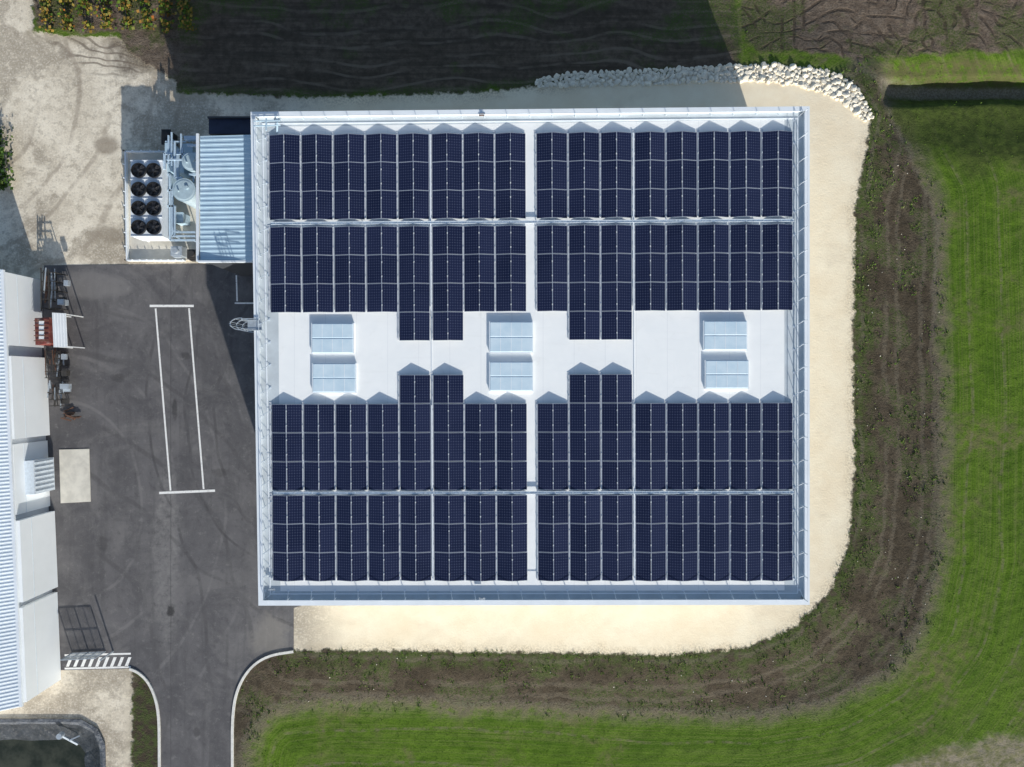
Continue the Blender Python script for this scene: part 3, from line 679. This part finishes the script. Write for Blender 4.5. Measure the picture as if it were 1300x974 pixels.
# ------------------------------------------------------------ pond
rp_=random.Random(3)
def prim(o_,z,j=0.):
    r_=max(26-o_*.5,6); xr=131-o_; yt=915+o_; J=lambda: rp_.uniform(-j,j)
    pts=[(-250,yt)]+[(xx,yt+J()) for xx in (0,20,42,60,78)]
    pts+=[(xr-r_*1.1,yt+J()+1),(xr-r_*.35,yt+r_*.45+J()),(xr+J(),yt+r_*1.2)]
    pts+=[(xr+J()+1,yy) for yy in (965,985)]+[(xr+2,1250)]
    return [tuple(P(a,b,z)) for a,b in pts]
mb=MB(); rings=[(-3,-.05,.3),(-2,.13,.6),(2,.15,.9),(4,.03,1.),(11,-.45,1.6),(18,-.85,2.),(26,-1.3,1.6),(34,-1.7,.5)]
vs=[];[vs.extend(prim(*r_)) for r_ in rings]; n_=12; fs=[];mi=[]
for k in range(len(rings)-1):
    for j in range(n_-1): fs.append((k*n_+j,(k+1)*n_+j,(k+1)*n_+j+1,k*n_+j+1)); mi.append(1 if k<3 else 0)
mb.v=vs;mb.f=fs;mb.mi=mi
tag(mb.make('pond_basin',['liner','linerrim']),'retention basin lined with dark wrinkled sheet','basin')
w_=prim(22,-1.2,0); w_.append(tuple(P(-250,1250,-1.2)))
mb=MB(); mb.add(w_[::-1],[tuple(range(len(w_)))]); struct(mb.make('water','water'),'murky still water in the lined basin','water')
mb=MB(); p=P(88,940,0); mb.bar((p.x-.5,p.y+.5,.2),(p.x+.4,p.y-.5,-.4),.14); mb.cyl((p.x-.5,p.y+.5),.22,.05,.45,14); mb.bar((p.x,p.y,.0),(p.x+.6,p.y+.2,-.3),.09)
tag(mb.make('pump','galv'),'small grey pump with hose at the basin edge','pump')
# ------------------------------------------------------------ rocks
def rockmesh(seed):
    import bmesh
    bm=bmesh.new(); bmesh.ops.create_icosphere(bm,subdivisions=2,radius=1)
    r_=random.Random(seed); off=Vector((r_.random()*50,r_.random()*50,0)); pl=[Vector((r_.gauss(0,1),r_.gauss(0,1),r_.gauss(0,1))).normalized() for _ in range(7)]
    for v in bm.verts:
        for n_ in pl:
            d=v.co.dot(n_)
            if d>.62: v.co-=n_*(d-.62)
        v.co*=1+.18*mnoise.noise(v.co*1.5+off)
        v.co.z*=.75
    me=bpy.data.meshes.new('rock'); bm.to_mesh(me); bm.free(); me.materials.append(M['rock']); return me
rm=[rockmesh(i) for i in range(8)]
path=[(682,106,5),(720,102,8),(780,100,9),(850,97,9),(920,94,10),(960,93,10),(1010,96,12),(1050,104,14),(1078,120,13),(1094,138,8),(1102,152,5)]
seg=[];tot=0
for a,b in zip(path[:-1],path[1:]):
    l=math.hypot(b[0]-a[0],b[1]-a[1])*(a[2]+b[2]); seg.append((a,b,l)); tot+=l
def rocks(nmax,tries=30000,placed=None,lo=2.4,hi=4.6,sep=.76):
    placed=[] if placed is None else placed; out=[]
    while len(out)<nmax and tries>0:
        tries-=1; u=random.random()*tot
        for a,b,l in seg:
            if u<l: break
            u-=l
        t=random.random(); w=(a[2]+(b[2]-a[2])*t); dx,dy=b[0]-a[0],b[1]-a[1]; L=math.hypot(dx,dy); o_=random.uniform(-1,1)*w
        x_=a[0]+dx*t-dy/L*o_; y_=a[1]+dy*t+dx/L*o_; rr_=random.uniform(lo,hi)
        if any((x_-q[0])**2+(y_-q[1])**2<(sep*(rr_+q[2]))**2 for q in placed): continue
        placed.append((x_,y_,rr_)); out.append((x_,y_,rr_))
    return out
PM=F/D
big=rocks(296)
for x_,y_,rr_ in big:
    z_=gz(x_,y_); p=P(x_,y_,z_); ob=bpy.data.objects.new('rock',random.choice(rm)); C.objects.link(ob)
    s_=rr_/PM*1.15; ob.scale=(s_*random.uniform(.8,1.3),s_*random.uniform(.75,1.1),s_*random.uniform(.7,1.1)); ob.location=(p.x,p.y,z_+s_*.2); ob.rotation_euler=(random.uniform(-.4,.4),random.uniform(-.4,.4),random.random()*6.28)
    tag(ob,'pale limestone boulder in the retaining bank','rock','limestone boulders along the bank')
small=rocks(900,placed=list(big),lo=.8,hi=1.6,sep=.55,tries=9000)
fx=rng.uniform(300,1250,420); fy=rng.uniform(80,930,420); ff=fields(fx,fy); kk=(ff['sand']<2)&(ff['bank']>-8)&(ff['asph']<-3)
loose=[(a_,b_,random.uniform(.35,.7)) for a_,b_ in zip(fx[kk],fy[kk])]
mb=MB()
for x_,y_,rr_ in small+loose:
    z_=gz(x_,y_); p=P(x_,y_,z_); me=random.choice(rm); s_=rr_/PM*1.2; a_=random.random()*6; ca,sa=math.cos(a_),math.sin(a_)
    mb.add([(p.x+s_*(v.co.x*ca-v.co.y*sa),p.y+s_*(v.co.x*sa+v.co.y*ca),z_+s_*v.co.z+.02) for v in me.vertices],[tuple(f.vertices) for f in me.polygons])
o_=mb.make('rubble','rock'); tag(o_,'small pale limestone rubble between the boulders','rubble',kind='stuff')
# ------------------------------------------------------------ vegetation
def blades(name,PX,PY,hmin,hmax,w,nb,mat,label,cat):
    f=fields(PX,PY); Zg=height(PX,PY,f); k=(D-Zg)/F; bx=(PX-650)*k; by=-(PY-487)*k; n_=len(PX)
    A=rng.uniform(0,2*np.pi,(n_,nb)); H_=rng.uniform(hmin,hmax,(n_,1))*rng.uniform(.6,1.1,(n_,nb)); LN=H_*rng.uniform(.3,1.1,(n_,nb)); W=w*rng.uniform(.6,1.4,(n_,nb))
    ox=rng.normal(0,.06,(n_,nb)); oy=rng.normal(0,.06,(n_,nb)); ca,sa=np.cos(A),np.sin(A)
    bx=bx[:,None]+ox; by=by[:,None]+oy; z0=np.repeat(Zg[:,None]-.03,nb,1)
    p1=np.stack([bx-sa*W,by+ca*W,z0],-1); p2=np.stack([bx+sa*W,by-ca*W,z0],-1); p3=np.stack([bx+ca*LN,by+sa*LN,z0+H_],-1)
    v=np.stack([p1,p2,p3],2).reshape(-1,3); nt=len(v)//3
    me=bpy.data.meshes.new(name); me.vertices.add(len(v)); me.vertices.foreach_set('co',v.astype(np.float32).ravel())
    me.loops.add(len(v)); me.loops.foreach_set('vertex_index',np.arange(len(v),dtype=np.int32)); me.polygons.add(nt); me.polygons.foreach_set('loop_start',np.arange(0,len(v),3,dtype=np.int32))
    me.update(calc_edges=True); me.materials.append(M[mat]); ob=bpy.data.objects.new(name,me); C.objects.link(ob)
    ob['kind']='stuff'; ob['label']=label; ob['category']=cat; return ob
def pick(n_,cond,x0=150,x1=1320,y0=-20,y1=1000):
    PX=rng.uniform(x0,x1,n_); PY=rng.uniform(y0,y1,n_); f=fields(PX,PY); k=cond(f,PX,PY); return PX[k],PY[k]
def clump(PX,PY,s,th):
    return np.array([mnoise.noise(Vector((a*s,b*s,3.1)))>th for a,b in zip(PX,PY)],bool)
a,b=pick(90000,lambda f,x,y:(f['bank']>-14)&(f['sand']<2)&(f['asph']<-3)&((x>295)|(x<203)))
fs_=fields(a,b)['sand']
k=(clump(a,b,.035,.16)&clump(a,b,.12,-.05)&(rng.random(len(a))<.75))|(rng.random(len(a))<.05)|((fs_>-30)&clump(a,b,.05,.0)&(rng.random(len(a))<.5)); a,b=a[k],b[k]
blades('weeds',a,b,.05,.22,.045,4,'tuft','low green and straw weeds on the earth bank','weeds')
a,b=pick(60000,lambda f,x,y:(f['bank']<-10)&(f['sand']<-2)&(f['asph']<-4)&(f['plow']<4)&(f['tan']<0)&(x>240))
k=clump(a,b,.02,-.25)&clump(a,b,.09,-.1); a,b=a[k],b[k]
blades('grass',a,b,.03,.09,.03,3,'gtuft','short green grass of the field','grass')
def leafy(name,cx,cy,hx,hy,h,n_,mat,label,cat,group=None,ang=0.0,leaf=.14):
    mb=MB(); o_=P(cx,cy,0); ca,sa=math.cos(ang),math.sin(ang)
    def w_(x_,y_,z_): return (o_.x+x_*ca-y_*sa,o_.y+x_*sa+y_*ca,z_)
    mb.bar(w_(0,-hy,h*.6),w_(0,hy,h*.6),.04,.04,1)
    for k in range(8):
        y_=(-1+2*(k+.5)/8)*hy; mb.bar(w_(0,y_,-.3),w_(0,y_,h*.6),.05,.05,1)
    for k in range(n_):
        u=random.uniform(-1,1)
        if mnoise.noise(Vector((cx,u*6,7)))<-.12 and name!='bush': continue
        x_=random.gauss(0,.45)*hx*(.6+.5*mnoise.noise(Vector((cx,u*4,2)))); y_=u*hy; z_=h*random.uniform(.15,1)
        s_=leaf*random.uniform(.5,1.3)
        n1_=Vector((random.gauss(0,.6),random.gauss(0,.6),1)).normalized(); t1=n1_.orthogonal().normalized()*s_; t2=n1_.cross(t1).normalized()*s_*.8; c_=Vector(w_(x_,y_,z_))
        mb.add([c_-t1,c_-t2,c_+t1,c_+t2],[(0,1,2,3)],0)
    return tag(mb.make(name,[mat,'dkmetal']),label,cat,group)
for k in range(8):
    leafy('vine_row',58+k*25,-26+random.uniform(-3,3),.95,4.1,.8,800,'vine','row of vines with green and orange autumn leaves','vines','vine rows beside the yard',ang=.12,leaf=.13)
leafy('bush',4,205,1.5,2.3,1.3,900,'bush','dark green leafy bush at the gravel edge','bush',ang=.1)
# ------------------------------------------------------------ camera, light
cam=bpy.data.cameras.new('camera'); co=bpy.data.objects.new('camera',cam); C.objects.link(co); co.location=(0,0,D); cam.sensor_width=36; cam.lens=F/1300*36; cam.clip_end=20000
bpy.context.scene.camera=co
el=math.radians(ELEV); hd=Vector((SL,-1,0)).normalized()
sd=Vector((hd.x*math.cos(el),hd.y*math.cos(el),math.sin(el)))
sun=bpy.data.lights.new('sun','SUN'); sun.energy=5.0; sun.angle=math.radians(.5); sun.color=(1,.965,.88)
so_=bpy.data.objects.new('sun',sun); C.objects.link(so_); so_.rotation_euler=sd.to_track_quat('Z','Y').to_euler()
w=bpy.data.worlds.new('World'); bpy.context.scene.world=w; w.use_nodes=True
sk=w.node_tree.nodes.new('ShaderNodeTexSky'); sk.sky_type='NISHITA'; sk.sun_disc=False; sk.sun_elevation=el; sk.sun_rotation=math.atan2(sd.x,sd.y)
bg=w.node_tree.nodes['Background']; bg.inputs[1].default_value=.14; w.node_tree.links.new(sk.outputs[0],bg.inputs[0])
vs_=bpy.context.scene.view_settings; vs_.view_transform='Standard'; vs_.look='None'; vs_.exposure=0
